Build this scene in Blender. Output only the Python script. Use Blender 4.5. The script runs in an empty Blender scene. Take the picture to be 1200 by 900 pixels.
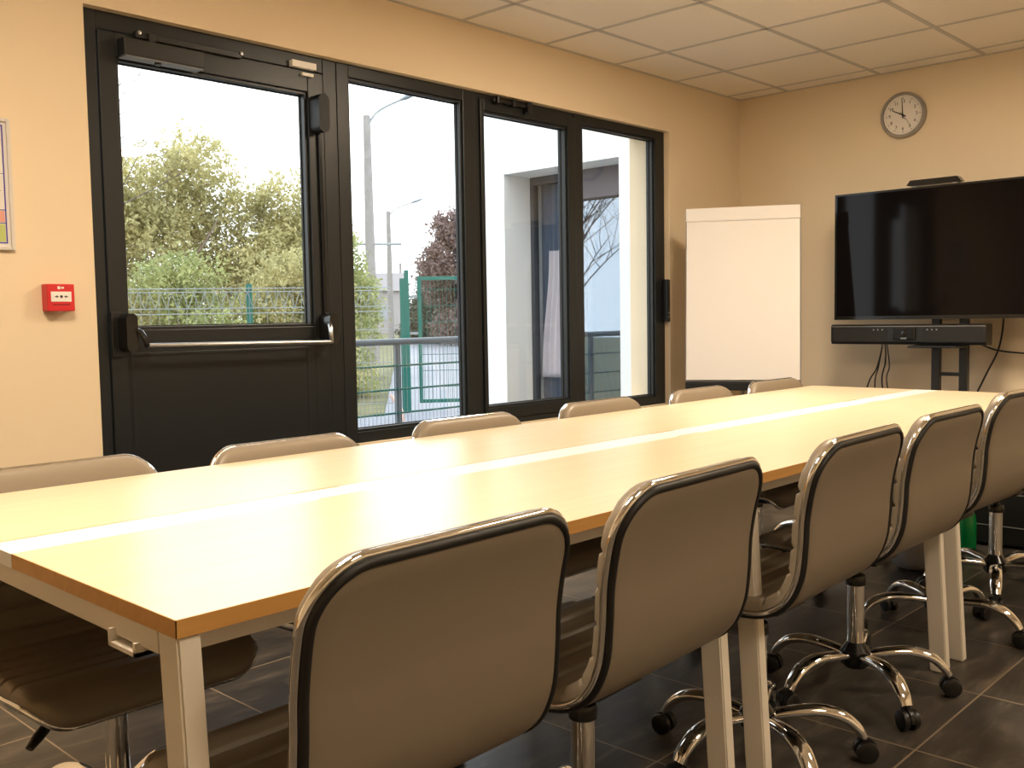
import bpy, bmesh, math, random
import numpy as np
from mathutils import Vector, Matrix

S = bpy.context.scene
COL = S.collection

# ------------------------------------------------------------------ camera
CZ, YAW, PITCH, ROLL, FPX = 1.09435, 0.7582018, -0.0680768, -0.0165601, 1149.904
fw = Vector((math.cos(YAW)*math.cos(PITCH), math.sin(YAW)*math.cos(PITCH), math.sin(PITCH)))
rt = Vector((math.sin(YAW), -math.cos(YAW), 0))
up = rt.cross(fw)
r2 = rt*math.cos(ROLL) + up*math.sin(ROLL)
u2 = -rt*math.sin(ROLL) + up*math.cos(ROLL)
cd = bpy.data.cameras.new('camera')
cd.sensor_fit = 'HORIZONTAL'; cd.sensor_width = 36.0; cd.lens = FPX/1200*36.0
cd.clip_start = 0.02; cd.clip_end = 400
cam = bpy.data.objects.new('camera', cd); COL.objects.link(cam)
M = Matrix((r2, u2, -fw)).transposed().to_4x4(); M.translation = Vector((0, 0, CZ))
cam.matrix_world = M
S.camera = cam

# ------------------------------------------------------------------ world, light, exposure
SKY, SKY_COL = 2.7, (0.92, 0.965, 1.0)
LAMP_COL = (1.0, 0.81, 0.59)
LAMP_TABLE, LAMP_FAR, LAMP_SIDE = 52.0, 60.0, 28.0        # panels over the table / unseen fill panels added on the right
w = bpy.data.worlds.new('overcast_sky'); S.world = w; w.use_nodes = True
bg = w.node_tree.nodes['Background']
bg.inputs[0].default_value = (*SKY_COL, 1); bg.inputs[1].default_value = SKY
vs = S.view_settings
vs.view_transform = 'Standard'; vs.look = 'None'; vs.exposure = 0.38; vs.gamma = 1.0; vs.use_curve_mapping = False

# ------------------------------------------------------------------ materials
def mat(name, col, rough=0.5, metal=0.0, spec=0.5, bump=None, var=None, coat=0.0):
    """bump=(scale, strength, distance); var=(scale, amount) gentle mottling of the thing's own colour"""
    m = bpy.data.materials.new(name); m.use_nodes = True
    nt = m.node_tree; b = nt.nodes['Principled BSDF']
    b.inputs['Base Color'].default_value = (*col, 1)
    b.inputs['Roughness'].default_value = rough
    b.inputs['Metallic'].default_value = metal
    b.inputs['Specular IOR Level'].default_value = spec
    b.inputs['Coat Weight'].default_value = coat
    if bump or var:
        tc = nt.nodes.new('ShaderNodeTexCoord')
    if bump:
        n = nt.nodes.new('ShaderNodeTexNoise'); n.inputs['Scale'].default_value = bump[0]; n.inputs['Detail'].default_value = 4
        bp = nt.nodes.new('ShaderNodeBump'); bp.inputs['Strength'].default_value = bump[1]; bp.inputs['Distance'].default_value = bump[2]
        nt.links.new(tc.outputs['Object'], n.inputs['Vector']); nt.links.new(n.outputs['Fac'], bp.inputs['Height'])
        nt.links.new(bp.outputs['Normal'], b.inputs['Normal'])
    if var:
        n = nt.nodes.new('ShaderNodeTexNoise'); n.inputs['Scale'].default_value = var[0]; n.inputs['Detail'].default_value = 5
        nt.links.new(tc.outputs['Object'], n.inputs['Vector'])
        r = nt.nodes.new('ShaderNodeValToRGB')
        a = var[1]
        r.color_ramp.elements[0].position = .3; r.color_ramp.elements[1].position = .7
        r.color_ramp.elements[0].color = (*[c*(1-a) for c in col], 1); r.color_ramp.elements[1].color = (*[min(1, c*(1+a)) for c in col], 1)
        nt.links.new(n.outputs['Fac'], r.inputs['Fac']); nt.links.new(r.outputs['Color'], b.inputs['Base Color'])
    return m

WALL_COL = (0.80, 0.665, 0.475)
m_wall = mat('cream_wall_paint', WALL_COL, .85, bump=(160, .08, .002))
m_reveal = m_wall
m_frame = mat('anthracite_aluminium', (0.015, 0.017, 0.018), .36, spec=.35)
m_gasket = mat('black_gasket', (0.006, 0.006, 0.006), .6)
m_black = mat('black_plastic', (0.008, 0.008, 0.008), .36)
m_blackgloss = mat('glossy_black_plastic', (0.010, 0.010, 0.010), .18)
m_satin = mat('satin_black_plastic', (0.008, 0.008, 0.008), .5, spec=.3)
m_greyplastic = mat('grey_plastic', (0.20, 0.20, 0.20), .45)
m_chrome = mat('chrome', (0.86, 0.86, 0.86), .07, metal=1.0)
m_steel = mat('brushed_steel', (0.40, 0.40, 0.40), .28, metal=1.0)
m_leather = mat('taupe_faux_leather', (0.205, 0.168, 0.122), .44, bump=(260, .10, .0012))
m_piping = mat('black_piping', (0.004, 0.004, 0.004), .5)
m_tileface = mat('white_ceiling_tile', (0.90, 0.83, 0.72), .95, bump=(420, .25, .002), var=(350, .04))
m_tbar = mat('ceiling_grid_bar', (0.58, 0.54, 0.48), .6)
m_whitepaint = mat('off_white_powder_coat', (0.78, 0.73, 0.64), .45)
m_strip = mat('white_laminate', (0.86, 0.84, 0.80), .30)
m_paper = mat('flip_chart_paper', (0.76, 0.73, 0.70), .9)
m_white = mat('white_plastic', (0.84, 0.82, 0.78), .45)
m_red = mat('red_plastic', (0.62, 0.018, 0.022), .4)
m_screen = mat('tv_screen', (0.005, 0.004, 0.004), .06, spec=.14)
m_render = mat('white_facade_render', (0.80, 0.81, 0.82), .9, bump=(120, .15, .003))
m_green = mat('green_fence_steel', (0.0, 0.115, 0.09), .45)
m_railgrey = mat('grey_rail_steel', (0.11, 0.14, 0.17), .45)
m_wire = mat('galvanised_wire', (0.26, 0.29, 0.30), .5)
m_concrete = mat('concrete_pole', (0.26, 0.245, 0.24), .9, var=(6, .12))
m_terrace = mat('terrace_paving', (0.24, 0.25, 0.28), .8, var=(3, .08))
m_road = mat('wet_asphalt', (0.185, 0.20, 0.245), .55, var=(.6, .15))
m_grass = mat('rough_grass', (0.13, 0.13, 0.06), .9, var=(2.5, .35))
m_bark = mat('grey_bark', (0.17, 0.13, 0.10), .9, var=(8, .3))
m_greenbottle = mat('green_bottle_plastic', (0.0, 0.30, 0.07), .25)
m_greybag = mat('grey_fabric', (0.30, 0.29, 0.31), .8)
m_purple = mat('purple_fabric', (0.14, 0.07, 0.55), .6)
m_pink = mat('pale_pink_curtain', (0.80, 0.66, 0.66), .9)
m_navy = mat('navy_curtain', (0.02, 0.06, 0.14), .9)
m_shutter = mat('dark_shutter_box', (0.10, 0.09, 0.11), .5)

def wood(name, base, dark, rough, edge=False):
    m = bpy.data.materials.new(name); m.use_nodes = True
    nt = m.node_tree; b = nt.nodes['Principled BSDF']; b.inputs['Roughness'].default_value = rough
    tc = nt.nodes.new('ShaderNodeTexCoord'); mp = nt.nodes.new('ShaderNodeMapping')
    mp.inputs['Scale'].default_value = (.7, 14, 14)
    n = nt.nodes.new('ShaderNodeTexNoise'); n.inputs['Scale'].default_value = 3.2; n.inputs['Detail'].default_value = 8; n.inputs['Distortion'].default_value = .6
    r = nt.nodes.new('ShaderNodeValToRGB'); r.color_ramp.elements[0].position = .32; r.color_ramp.elements[1].position = .68
    r.color_ramp.elements[0].color = (*dark, 1); r.color_ramp.elements[1].color = (*base, 1)
    L = nt.links.new
    L(tc.outputs['Object'], mp.inputs['Vector']); L(mp.outputs['Vector'], n.inputs['Vector']); L(n.outputs['Fac'], r.inputs['Fac']); L(r.outputs['Color'], b.inputs['Base Color'])
    return m
m_maple = wood('maple_laminate', (0.70, 0.58, 0.415), (0.65, 0.53, 0.365), .29)
m_mapleedge = wood('maple_edge_band', (0.62, 0.34, 0.10), (0.55, 0.28, 0.075), .45)

TX, TY, GX, GY = .477, .445, 2.886, .917        # floor tile size and one grout crossing
def floor_mat():
    m = bpy.data.materials.new('slate_floor_tiles'); m.use_nodes = True
    nt = m.node_tree; N = nt.nodes.new; L = nt.links.new; b = nt.nodes['Principled BSDF']
    tc = N('ShaderNodeTexCoord'); sp = N('ShaderNodeSeparateXYZ'); L(tc.outputs['Object'], sp.inputs[0])
    def math_(op, a, v=None, w=None):
        n = N('ShaderNodeMath'); n.operation = op
        for i, x in enumerate((a, v, w)):
            if x is None: continue
            if isinstance(x, (int, float)): n.inputs[i].default_value = x
            else: L(x, n.inputs[i])
        return n.outputs[0]
    def cell(o, g, t):
        q = math_('DIVIDE', math_('SUBTRACT', o, g), t)
        fr = math_('FRACT', q); fl = math_('FLOOR', q)
        d = math_('MULTIPLY', math_('MINIMUM', fr, math_('SUBTRACT', 1.0, fr)), t)
        return d, fl
    dx, fx = cell(sp.outputs[0], GX, TX); dy, fy = cell(sp.outputs[1], GY, TY)
    d = math_('MINIMUM', dx, dy)
    mask = math_('LESS_THAN', d, .0026)
    cb = N('ShaderNodeCombineXYZ'); L(fx, cb.inputs[0]); L(fy, cb.inputs[1])
    wn = N('ShaderNodeTexWhiteNoise'); L(cb.outputs[0], wn.inputs['Vector'])
    off = N('ShaderNodeVectorMath'); off.operation = 'SCALE'; L(wn.outputs['Color'], off.inputs[0]); off.inputs['Scale'].default_value = 9
    ad = N('ShaderNodeVectorMath'); ad.operation = 'ADD'; L(tc.outputs['Object'], ad.inputs[0]); L(off.outputs[0], ad.inputs[1])
    mp = N('ShaderNodeMapping'); mp.inputs['Scale'].default_value = (1.6, 6, 1); L(ad.outputs[0], mp.inputs['Vector'])
    n1 = N('ShaderNodeTexNoise'); n1.inputs['Scale'].default_value = 2.2; n1.inputs['Detail'].default_value = 9; n1.inputs['Roughness'].default_value = .65; n1.inputs['Distortion'].default_value = .7
    L(mp.outputs[0], n1.inputs['Vector'])
    r = N('ShaderNodeValToRGB'); e = r.color_ramp.elements
    e[0].position = .30; e[0].color = (.022, .020, .018, 1); e[1].position = .74; e[1].color = (.170, .140, .108, 1)
    k = e.new(.52); k.color = (.058, .050, .042, 1)
    L(n1.outputs['Fac'], r.inputs['Fac'])
    mx = N('ShaderNodeMix'); mx.data_type = 'RGBA'; L(mask, mx.inputs['Factor']); L(r.outputs['Color'], mx.inputs['A']); mx.inputs['B'].default_value = (.27, .215, .15, 1)
    L(mx.outputs['Result'], b.inputs['Base Color'])
    rr = N('ShaderNodeMapRange'); L(n1.outputs['Fac'], rr.inputs['Value']); rr.inputs['To Min'].default_value = .30; rr.inputs['To Max'].default_value = .46
    L(rr.outputs[0], b.inputs['Roughness'])
    hh = math_('MULTIPLY', n1.outputs['Fac'], math_('SUBTRACT', 1.0, mask))
    bp = N('ShaderNodeBump'); bp.inputs['Strength'].default_value = .25; bp.inputs['Distance'].default_value = .003; L(hh, bp.inputs['Height']); L(bp.outputs[0], b.inputs['Normal'])
    return m
m_floor = floor_mat()

def glass_mat(name, tint, refl, gcol=(1, 1, 1)):
    m = bpy.data.materials.new(name); m.use_nodes = True
    nt = m.node_tree; nt.nodes.clear(); N = nt.nodes.new; L = nt.links.new
    o = N('ShaderNodeOutputMaterial'); t = N('ShaderNodeBsdfTransparent'); t.inputs[0].default_value = (*tint, 1)
    g = N('ShaderNodeBsdfGlossy'); g.inputs['Roughness'].default_value = .01; g.inputs['Color'].default_value = (*gcol, 1)
    f = N('ShaderNodeLayerWeight'); f.inputs['Blend'].default_value = .5      # Facing: the same from both faces of the sheet
    p = N('ShaderNodeMath'); p.operation = 'POWER'; L(f.outputs['Facing'], p.inputs[0]); p.inputs[1].default_value = 5.0
    a = N('ShaderNodeMath'); a.operation = 'MULTIPLY_ADD'; L(p.outputs[0], a.inputs[0]); a.inputs[1].default_value = refl[0]; a.inputs[2].default_value = refl[1]; a.use_clamp = True
    mx = N('ShaderNodeMixShader'); L(a.outputs[0], mx.inputs[0]); L(t.outputs[0], mx.inputs[1]); L(g.outputs[0], mx.inputs[2]); L(mx.outputs[0], o.inputs[0])
    return m
m_glass = glass_mat('window_glass', (.96, .975, .975), (.95, .035))
m_annexglass = glass_mat('coated_window_glass', (.85, .88, .92), (.6, .17), (.80, .90, 1.0))

def emit(name, col, st):
    m = bpy.data.materials.new(name); m.use_nodes = True
    nt = m.node_tree; nt.nodes.clear(); o = nt.nodes.new('ShaderNodeOutputMaterial'); e = nt.nodes.new('ShaderNodeEmission')
    e.inputs[0].default_value = (*col, 1); e.inputs[1].default_value = st; nt.links.new(e.outputs[0], o.inputs[0])
    return m
m_lamp = emit('lamp_diffuser', LAMP_COL, LAMP_TABLE)
m_lampfar = emit('far_lamp_diffuser', LAMP_COL, LAMP_FAR)
m_lampfill = emit('fill_lamp_diffuser', LAMP_COL, LAMP_SIDE)

def leaf_mat(name, c1, c2):
    m = bpy.data.materials.new(name); m.use_nodes = True
    nt = m.node_tree; N = nt.nodes.new; L = nt.links.new; b = nt.nodes['Principled BSDF']; b.inputs['Roughness'].default_value = .7
    tc = N('ShaderNodeTexCoord'); n = N('ShaderNodeTexNoise'); n.inputs['Scale'].default_value = 1.3; n.inputs['Detail'].default_value = 6; n.inputs['Roughness'].default_value = .75
    r = N('ShaderNodeValToRGB'); r.color_ramp.elements[0].position = .36; r.color_ramp.elements[1].position = .62
    r.color_ramp.elements[0].color = (*c1, 1); r.color_ramp.elements[1].color = (*c2, 1)
    L(tc.outputs['Object'], n.inputs['Vector']); L(n.outputs['Fac'], r.inputs['Fac']); L(r.outputs['Color'], b.inputs['Base Color'])
    tr = N('ShaderNodeBsdfTranslucent'); L(r.outputs['Color'], tr.inputs[0])
    mx = N('ShaderNodeMixShader'); mx.inputs[0].default_value = .35
    o = nt.nodes['Material Output']; L(b.outputs[0], mx.inputs[1]); L(tr.outputs[0], mx.inputs[2]); L(mx.outputs[0], o.inputs[0])
    return m
m_leaf_olive = leaf_mat('olive_leaves', (.30, .29, .14), (.58, .52, .25))
m_leaf_green = leaf_mat('green_leaves', (.20, .25, .10), (.46, .48, .20))
m_leaf_conifer = leaf_mat('conifer_needles', (.06, .09, .07), (.15, .16, .12))
m_leaf_rust = leaf_mat('rust_leaves', (.15, .10, .095), (.26, .19, .18))

# ------------------------------------------------------------------ mesh helpers
def obj(name, bm, m, parent=None, loc=(0, 0, 0), smooth=None, mats=None):
    me = bpy.data.meshes.new(name)
    if isinstance(bm, bmesh.types.BMesh):
        bmesh.ops.recalc_face_normals(bm, faces=bm.faces[:])
        if smooth is not None:
            for f in bm.faces: f.smooth = True
            for e in bm.edges:
                if len(e.link_faces) == 2 and e.calc_face_angle(0) > smooth: e.smooth = False
        bm.to_mesh(me); bm.free()
    else:
        v, f, sm = bm
        me.from_pydata(v, [], f)
        if sm:
            for p in me.polygons: p.use_smooth = True
    for mm in (mats or [m]): me.materials.append(mm)
    o = bpy.data.objects.new(name, me); COL.objects.link(o)
    o.location = loc
    if parent: o.parent = parent
    return o
def empty(name, label, cat, loc=(0, 0, 0), rz=0.0, group=None):
    o = bpy.data.objects.new(name, None); COL.objects.link(o); o.empty_display_size = .1
    o.location = loc; o.rotation_euler = (0, 0, rz); tag(o, label, cat, group); return o
def tag(o, label, cat, group=None, kind=None):
    o['label'] = label; o['category'] = cat
    if group: o['group'] = group
    if kind: o['kind'] = kind
    return o
def struct(name, bm, m, parent=None, label=None, **k):
    o = obj(name, bm, m, parent, **k)
    if not parent: o['kind'] = 'structure'
    if label: o['label'] = label
    return o
def box(bm, x0, x1, y0, y1, z0, z1, bev=0.0, seg=2, mi=0):
    t = bmesh.new()
    vs_ = [t.verts.new((x, y, z)) for x in (x0, x1) for y in (y0, y1) for z in (z0, z1)]
    for f in ((0, 1, 3, 2), (4, 6, 7, 5), (0, 4, 5, 1), (2, 3, 7, 6), (0, 2, 6, 4), (1, 5, 7, 3)): t.faces.new([vs_[i] for i in f])
    bmesh.ops.recalc_face_normals(t, faces=t.faces[:])
    if bev > 0: bmesh.ops.bevel(t, geom=t.edges[:], offset=bev, segments=seg, profile=.6, affect='EDGES')
    for f in t.faces: f.material_index = mi
    merge(bm, t); return bm
def merge(bm, t, mx=None):
    if mx is not None: bmesh.ops.transform(t, matrix=mx, verts=t.verts[:])
    me = bpy.data.meshes.new('tmp'); t.to_mesh(me); t.free(); bm.from_mesh(me); bpy.data.meshes.remove(me)
def B(*a, **k):
    bm = bmesh.new(); box(bm, *a, **k); return bm
def boxes(lst, bev=0.0):
    bm = bmesh.new()
    for b in lst: box(bm, *b, bev=bev)
    return bm
def tube(bm, pts, r, n=10, closed=False, caps=True, squash=1.0, upv=None):
    """swept tube; r a number or a list; squash scales the second cross axis"""
    P = [Vector(p) for p in pts]; k = len(P); R = r if isinstance(r, (list, tuple)) else [r]*k
    T = []
    for i in range(k):
        a = P[i-1] if (closed or i > 0) else P[i]; b = P[(i+1) % k] if (closed or i < k-1) else P[i]
        T.append((b-a).normalized())
    nrm = Vector(upv) if upv else (Vector((0, 0, 1)) if abs(T[0].z) < .9 else Vector((1, 0, 0)))
    rings = []
    for i in range(k):
        nrm = (nrm - T[i]*nrm.dot(T[i]))
        if nrm.length < 1e-6: nrm = T[i].orthogonal()
        nrm.normalize(); bi = T[i].cross(nrm)
        rings.append([bm.verts.new(P[i] + nrm*(R[i]*squash*math.cos(2*math.pi*j/n)) + bi*(R[i]*math.sin(2*math.pi*j/n))) for j in range(n)])
    for i in range(k if closed else k-1):
        a, b = rings[i], rings[(i+1) % k]
        sh = 0
        if closed and i == k-1:
            sh = min(range(n), key=lambda s: sum((a[j].co-b[(j+s) % n].co).length for j in range(n)))
        for j in range(n):
            bm.faces.new((a[j], a[(j+1) % n], b[(j+1+sh) % n], b[(j+sh) % n]))
    if caps and not closed:
        bm.faces.new(rings[0][::-1]); bm.faces.new(rings[-1])
    return bm
def lathe(bm, prof, n=24, ax='z', at=(0, 0, 0), caps=True):
    """prof: list of (radius, height)"""
    A = Vector(at); rings = []
    for r, h in prof:
        ring = []
        for j in range(n):
            c, s = r*math.cos(2*math.pi*j/n), r*math.sin(2*math.pi*j/n)
            p = {'z': (c, s, h), 'x': (h, c, s), 'y': (c, h, s)}[ax]
            ring.append(bm.verts.new(A + Vector(p)))
        rings.append(ring)
    for a, b in zip(rings, rings[1:]):
        for j in range(n): bm.faces.new((a[j], a[(j+1) % n], b[(j+1) % n], b[j]))
    if caps and prof[0][0] > 0: bm.faces.new(rings[0][::-1])
    if caps and prof[-1][0] > 0: bm.faces.new(rings[-1])
    return bm
def catmull(pts, n=10):
    P = [Vector(p) for p in pts]; P = [P[0]*2-P[1]] + P + [P[-1]*2-P[-2]]; out = []
    for i in range(1, len(P)-2):
        for k in range(n):
            t = k/n; a, b, c, d = P[i-1], P[i], P[i+1], P[i+2]
            out.append(.5*((2*b)+(c-a)*t+(2*a-5*b+4*c-d)*t*t+(3*b-a-3*c+d)*t**3))
    out.append(P[-2]); return out
def rod(bm, a, b, r, n=8): return tube(bm, [a, b], r, n)
def ext(bm, poly, ax, lo, hi):
    """prism: 2-D outline extruded along axis ax"""
    def P(u, v, h): return {'x': (h, u, v), 'y': (u, h, v), 'z': (u, v, h)}[ax]
    a = [bm.verts.new(P(u, v, lo)) for u, v in poly]; b = [bm.verts.new(P(u, v, hi)) for u, v in poly]; n = len(poly)
    bm.faces.new(a[::-1]); bm.faces.new(b)
    for i in range(n): bm.faces.new((a[i], a[(i+1) % n], b[(i+1) % n], b[i]))
    return bm
def text_mesh(s, size, m, parent, mx, name, depth=.0006):
    cu = bpy.data.curves.new(name, 'FONT'); cu.body = s; cu.size = size; cu.align_x = 'CENTER'; cu.align_y = 'CENTER'; cu.extrude = depth
    t = bpy.data.objects.new('t', cu); COL.objects.link(t)
    me = bpy.data.meshes.new_from_object(t.evaluated_get(bpy.context.evaluated_depsgraph_get()))
    bpy.data.objects.remove(t); me.transform(mx); me.materials.append(m)
    return me

# ------------------------------------------------------------------ room shell
W, D, H = 3.4604, 5.9062, 2.5132           # window wall y, screen wall x, ceiling height
X0, Y0 = -1.9, -2.4
WT = .30
wl, wr, wtop, wbot = 1.522, 5.082, 2.205, .545
struct('floor', B(X0-.2, D+.2, Y0-.2, W+WT, -.12, 0), m_floor)
struct('wall_left', boxes([(X0-.2, wl, W, W+WT, 0, H+.1), (wr, D+.2, W, W+WT, 0, H+.1), (wl, wr, W, W+WT, wtop, H+.1), (2.665, wr, W, W+WT, 0, wbot)]), m_wall)
struct('wall_back', B(D, D+.2, Y0-.2, W, 0, H+.1), m_wall)
struct('wall_front', B(X0-.2, X0, Y0-.2, W, 0, H+.1), m_wall)
struct('wall_right', B(X0, D, Y0-.2, Y0, 0, H+.1), m_wall)
# suspended ceiling: tile panels with a grid of bars, a narrow cut row along two walls
struct('ceiling', B(X0-.2, D+.2, Y0-.2, W+WT, H, H+.1), m_tileface)
gx = [D-.1684-.6*i for i in range(14) if D-.1684-.6*i > X0]
gy = [W-.3571-.6*i for i in range(11) if W-.3571-.6*i > Y0]
struct('trim_1', boxes([(x-.012, x+.012, Y0, W, H-.0025, H+.01) for x in gx] + [(X0, D, y-.012, y+.012, H-.0025, H+.01) for y in gy]
       + [(X0, D, W-.018, W, H-.004, H+.01), (D-.018, D, Y0, W, H-.004, H+.01), (X0, X0+.018, Y0, W, H-.004, H+.01), (X0, D, Y0, Y0+.018, H-.004, H+.01)]), m_tbar)
struct('baseboard_left', boxes([(X0, wl, W-.010, W, 0, .08), (2.665, D, W-.010, W, 0, .08)], .002), m_floor)
struct('baseboard_back', B(D-.010, D, Y0, W, 0, .08, bev=.002), m_floor)

# ceiling lamps out of the frame: assumed above the table, added as fill on the right
LN = 0
def ceiling_light(cx, cy, label, m=None):
    t = empty('ceiling_light', label, 'ceiling light', (cx, cy, H), 0, 'LED panels in the ceiling grid')
    obj('frame', boxes([(-.298, .298, -.298, -.280, -.012, -.003), (-.298, .298, .280, .298, -.012, -.003), (-.298, -.280, -.280, .280, -.012, -.003), (.280, .298, -.280, .280, -.012, -.003)]), m_white, t)
    obj('diffuser', B(-.280, .280, -.280, .280, -.009, -.003), m or m_lamp, t)
ceiling_light(gx[8]-.3, gy[2]-.3, 'square LED panel in the ceiling above the near end of the table')
ceiling_light(gx[3]-.3, gy[2]-.3, 'square LED panel in the ceiling above the far part of the table', m_lampfar)
ceiling_light(gx[7]-.3, gy[6]-.3, 'unseen fill LED panel added on the right, level with the near table end', m_lampfill)
ceiling_light(gx[3]-.3, gy[6]-.3, 'unseen fill LED panel added on the right, level with the far part of the table', m_lampfill)

# ------------------------------------------------------------------ windows and door in the left wall
YF, YB = W+.038, W+.105                    # frame front and back
YG = W+.078                                # glass
def frame_boxes(x0, x1, z0, z1, l, r, b, t, yf, yb, bev=.003):
    return boxes([(x0, x0+l, yf, yb, z0, z1), (x1-r, x1, yf, yb, z0, z1), (x0+l, x1-r, yf, yb, z0, z0+b), (x0+l, x1-r, yf, yb, z1-t, z1)], bev)
tr = struct('trim_2', boxes([(wl, 1.579, YF, YB, 0, wtop), (1.579, 2.552, YF, YB, 2.142, wtop), (2.552, 2.622, YF, YB, 0, wtop)], .003), m_frame)
def glazed(name, x0, x1, z0, z1, gx0, gx1, gz0, gz1, yf, yb, pane_mat=None):
    f = struct(name, frame_boxes(x0, x1, z0, z1, gx0-x0, x1-gx1, gz0-z0, z1-gz1, yf, yb), m_frame)
    g = .012
    obj('glazing_bead', boxes([(gx0, gx0+g, yf+.012, YG, gz0, gz1), (gx1-g, gx1, yf+.012, YG, gz0, gz1), (gx0+g, gx1-g, yf+.012, YG, gz0, gz0+g), (gx0+g, gx1-g, yf+.012, YG, gz1-g, gz1)], .002), m_frame, f)
    obj('gasket', boxes([(gx0+g, gx0+g+.004, YG-.006, YG+.004, gz0+g, gz1-g), (gx1-g-.004, gx1-g, YG-.006, YG+.004, gz0+g, gz1-g), (gx0+g, gx1-g, YG-.006, YG+.004, gz0+g, gz0+g+.004), (gx0+g, gx1-g, YG-.006, YG+.004, gz1-g-.004, gz1-g)]), m_gasket, f)
    obj('pane', B(gx0+.006, gx1-.006, YG, YG+.004, gz0+.006, gz1-.006), pane_mat or m_glass, f)
    return f
w1 = glazed('window_1', 2.624, 3.455, wbot, wtop, 2.688, 3.378, .592, 2.150, YF, YB)
w2 = glazed('window_2', 3.490, 4.222, .575, 2.178, 3.515, 4.160, .633, 2.122, YF-.008, YB)
struct('trim_3', boxes([(3.456, 3.488, YF+.004, YB, wbot, wtop), (3.488, 4.222, YF+.004, YB, wbot, .573), (3.488, 4.222, YF+.004, YB, 2.180, wtop)], .002), m_frame)
w3 = glazed('window_3', 4.224, wr, wbot, wtop, 4.296, 4.985, .592, 2.158, YF, YB)

# the glazed door leaf
d = glazed('door_1', 1.583, 2.548, .012, 2.137, 1.648, 2.470, 1.070, 2.052, YF-.006, YB)
# lower panel closed by a sheet
obj('lower_panel', boxes([(1.640, 2.470, YF-.004, YB-.004, .10, 1.000)], .004), m_frame, d)
obj('panel_bead', boxes([(1.655, 1.668, YF-.008, YF, .12, .985), (2.425, 2.438, YF-.008, YF, .12, .985), (1.668, 2.425, YF-.008, YF, .972, .985)], .002), m_frame, d)
cl = obj('door_closer', B(1.650, 1.965, W-.030, YF-.006, 2.050, 2.112, bev=.004), m_black, d)
obj('cover_plate', B(1.656, 1.960, W-.026, YF-.008, 2.046, 2.052), m_greyplastic, cl)
bm = bmesh.new(); lathe(bm, [(0, -.0), (.012, 0), (.012, -.008), (0, -.008)], 16, 'z', (1.79, W+.0, 2.046)); obj('adjusting_knob', bm, m_black, cl)
bm = bmesh.new(); box(bm, 1.715, 2.150, W+.012, W+.030, 2.128, 2.152, bev=.003); box(bm, 1.760, 1.785, W+.0, W+.020, 2.100, 2.150, bev=.003); obj('slide_arm', bm, m_black, cl)
bm = bmesh.new()
for x in (1.728, 2.146): lathe(bm, [(.0, -.004), (.007, -.003), (.008, .004)], 14, 'y', (x, W+.010, 2.147))
obj('arm_screw', bm, m_steel, cl)
# alarm contact: magnet on the leaf (the switch half sits on the frame and is a thing of its own)
obj('contact_magnet', B(2.436, 2.492, YF-.022, YF-.004, 2.112, 2.126, bev=.003), m_white, d)
tag(obj('alarm_contact', B(2.386, 2.506, YF-.024, YF+.002, 2.142, 2.170, bev=.003), m_white), 'small white alarm contact on the dark frame above the glazed door', 'door sensor')
# panic bar with its two boxes and the top latch
pb = obj('push_bar', tube(bmesh.new(), [(1.672, W-.062, 1.012), (2.486, W-.062, 1.003)], .0095, 14), m_steel, d)
def capsule_box(x0, x1, y0, y1, z0, z1):
    """upright box with rounded top and bottom ends"""
    bm = bmesh.new(); r = (x1-x0)/2; c = (x0+x1)/2; poly = []
    for k in range(13): a = math.pi*k/12; poly.append((c+r*math.cos(a), z1-r+r*math.sin(a)))
    for k in range(13): a = math.pi+math.pi*k/12; poly.append((c+r*math.cos(a), z0+r+r*math.sin(a)))
    ext(bm, poly, 'y', y0, y1)
    bmesh.ops.bevel(bm, geom=[e for e in bm.edges if e.calc_face_angle(0) > 1], offset=.004, segments=2, affect='EDGES')
    return bm
obj('lock_plate', B(1.582, 1.622, YF-.020, YF-.004, .972, 1.136, bev=.003), m_black, pb)
obj('lever_box', capsule_box(1.606, 1.648, W-.050, YF-.006, .990, 1.130), m_blackgloss, pb)
obj('lever_arm', tube(bmesh.new(), catmull([(1.640, W-.030, 1.075), (1.655, W-.055, 1.062), (1.668, W-.066, 1.030), (1.674, W-.064, 1.010)], 6), [.012]*18+[.011], 10, squash=.8), m_blackgloss, pb)
obj('lever_box', capsule_box(2.494, 2.540, W-.044, YF-.006, .990, 1.125), m_blackgloss, pb)
obj('lever_arm', tube(bmesh.new(), catmull([(2.500, W-.030, 1.082), (2.488, W-.055, 1.066), (2.484, W-.064, 1.030), (2.486, W-.062, 1.000)], 6), .010, 10), m_steel, pb)
tl = obj('top_latch', capsule_box(2.476, 2.530, W-.036, YF-.006, 1.880, 2.040), m_satin, d)
obj('latch_rod', rod(bmesh.new(), (2.521, W+.022, 1.11), (2.516, W+.022, 1.89), .0075, 10), m_blackgloss, tl)
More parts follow.
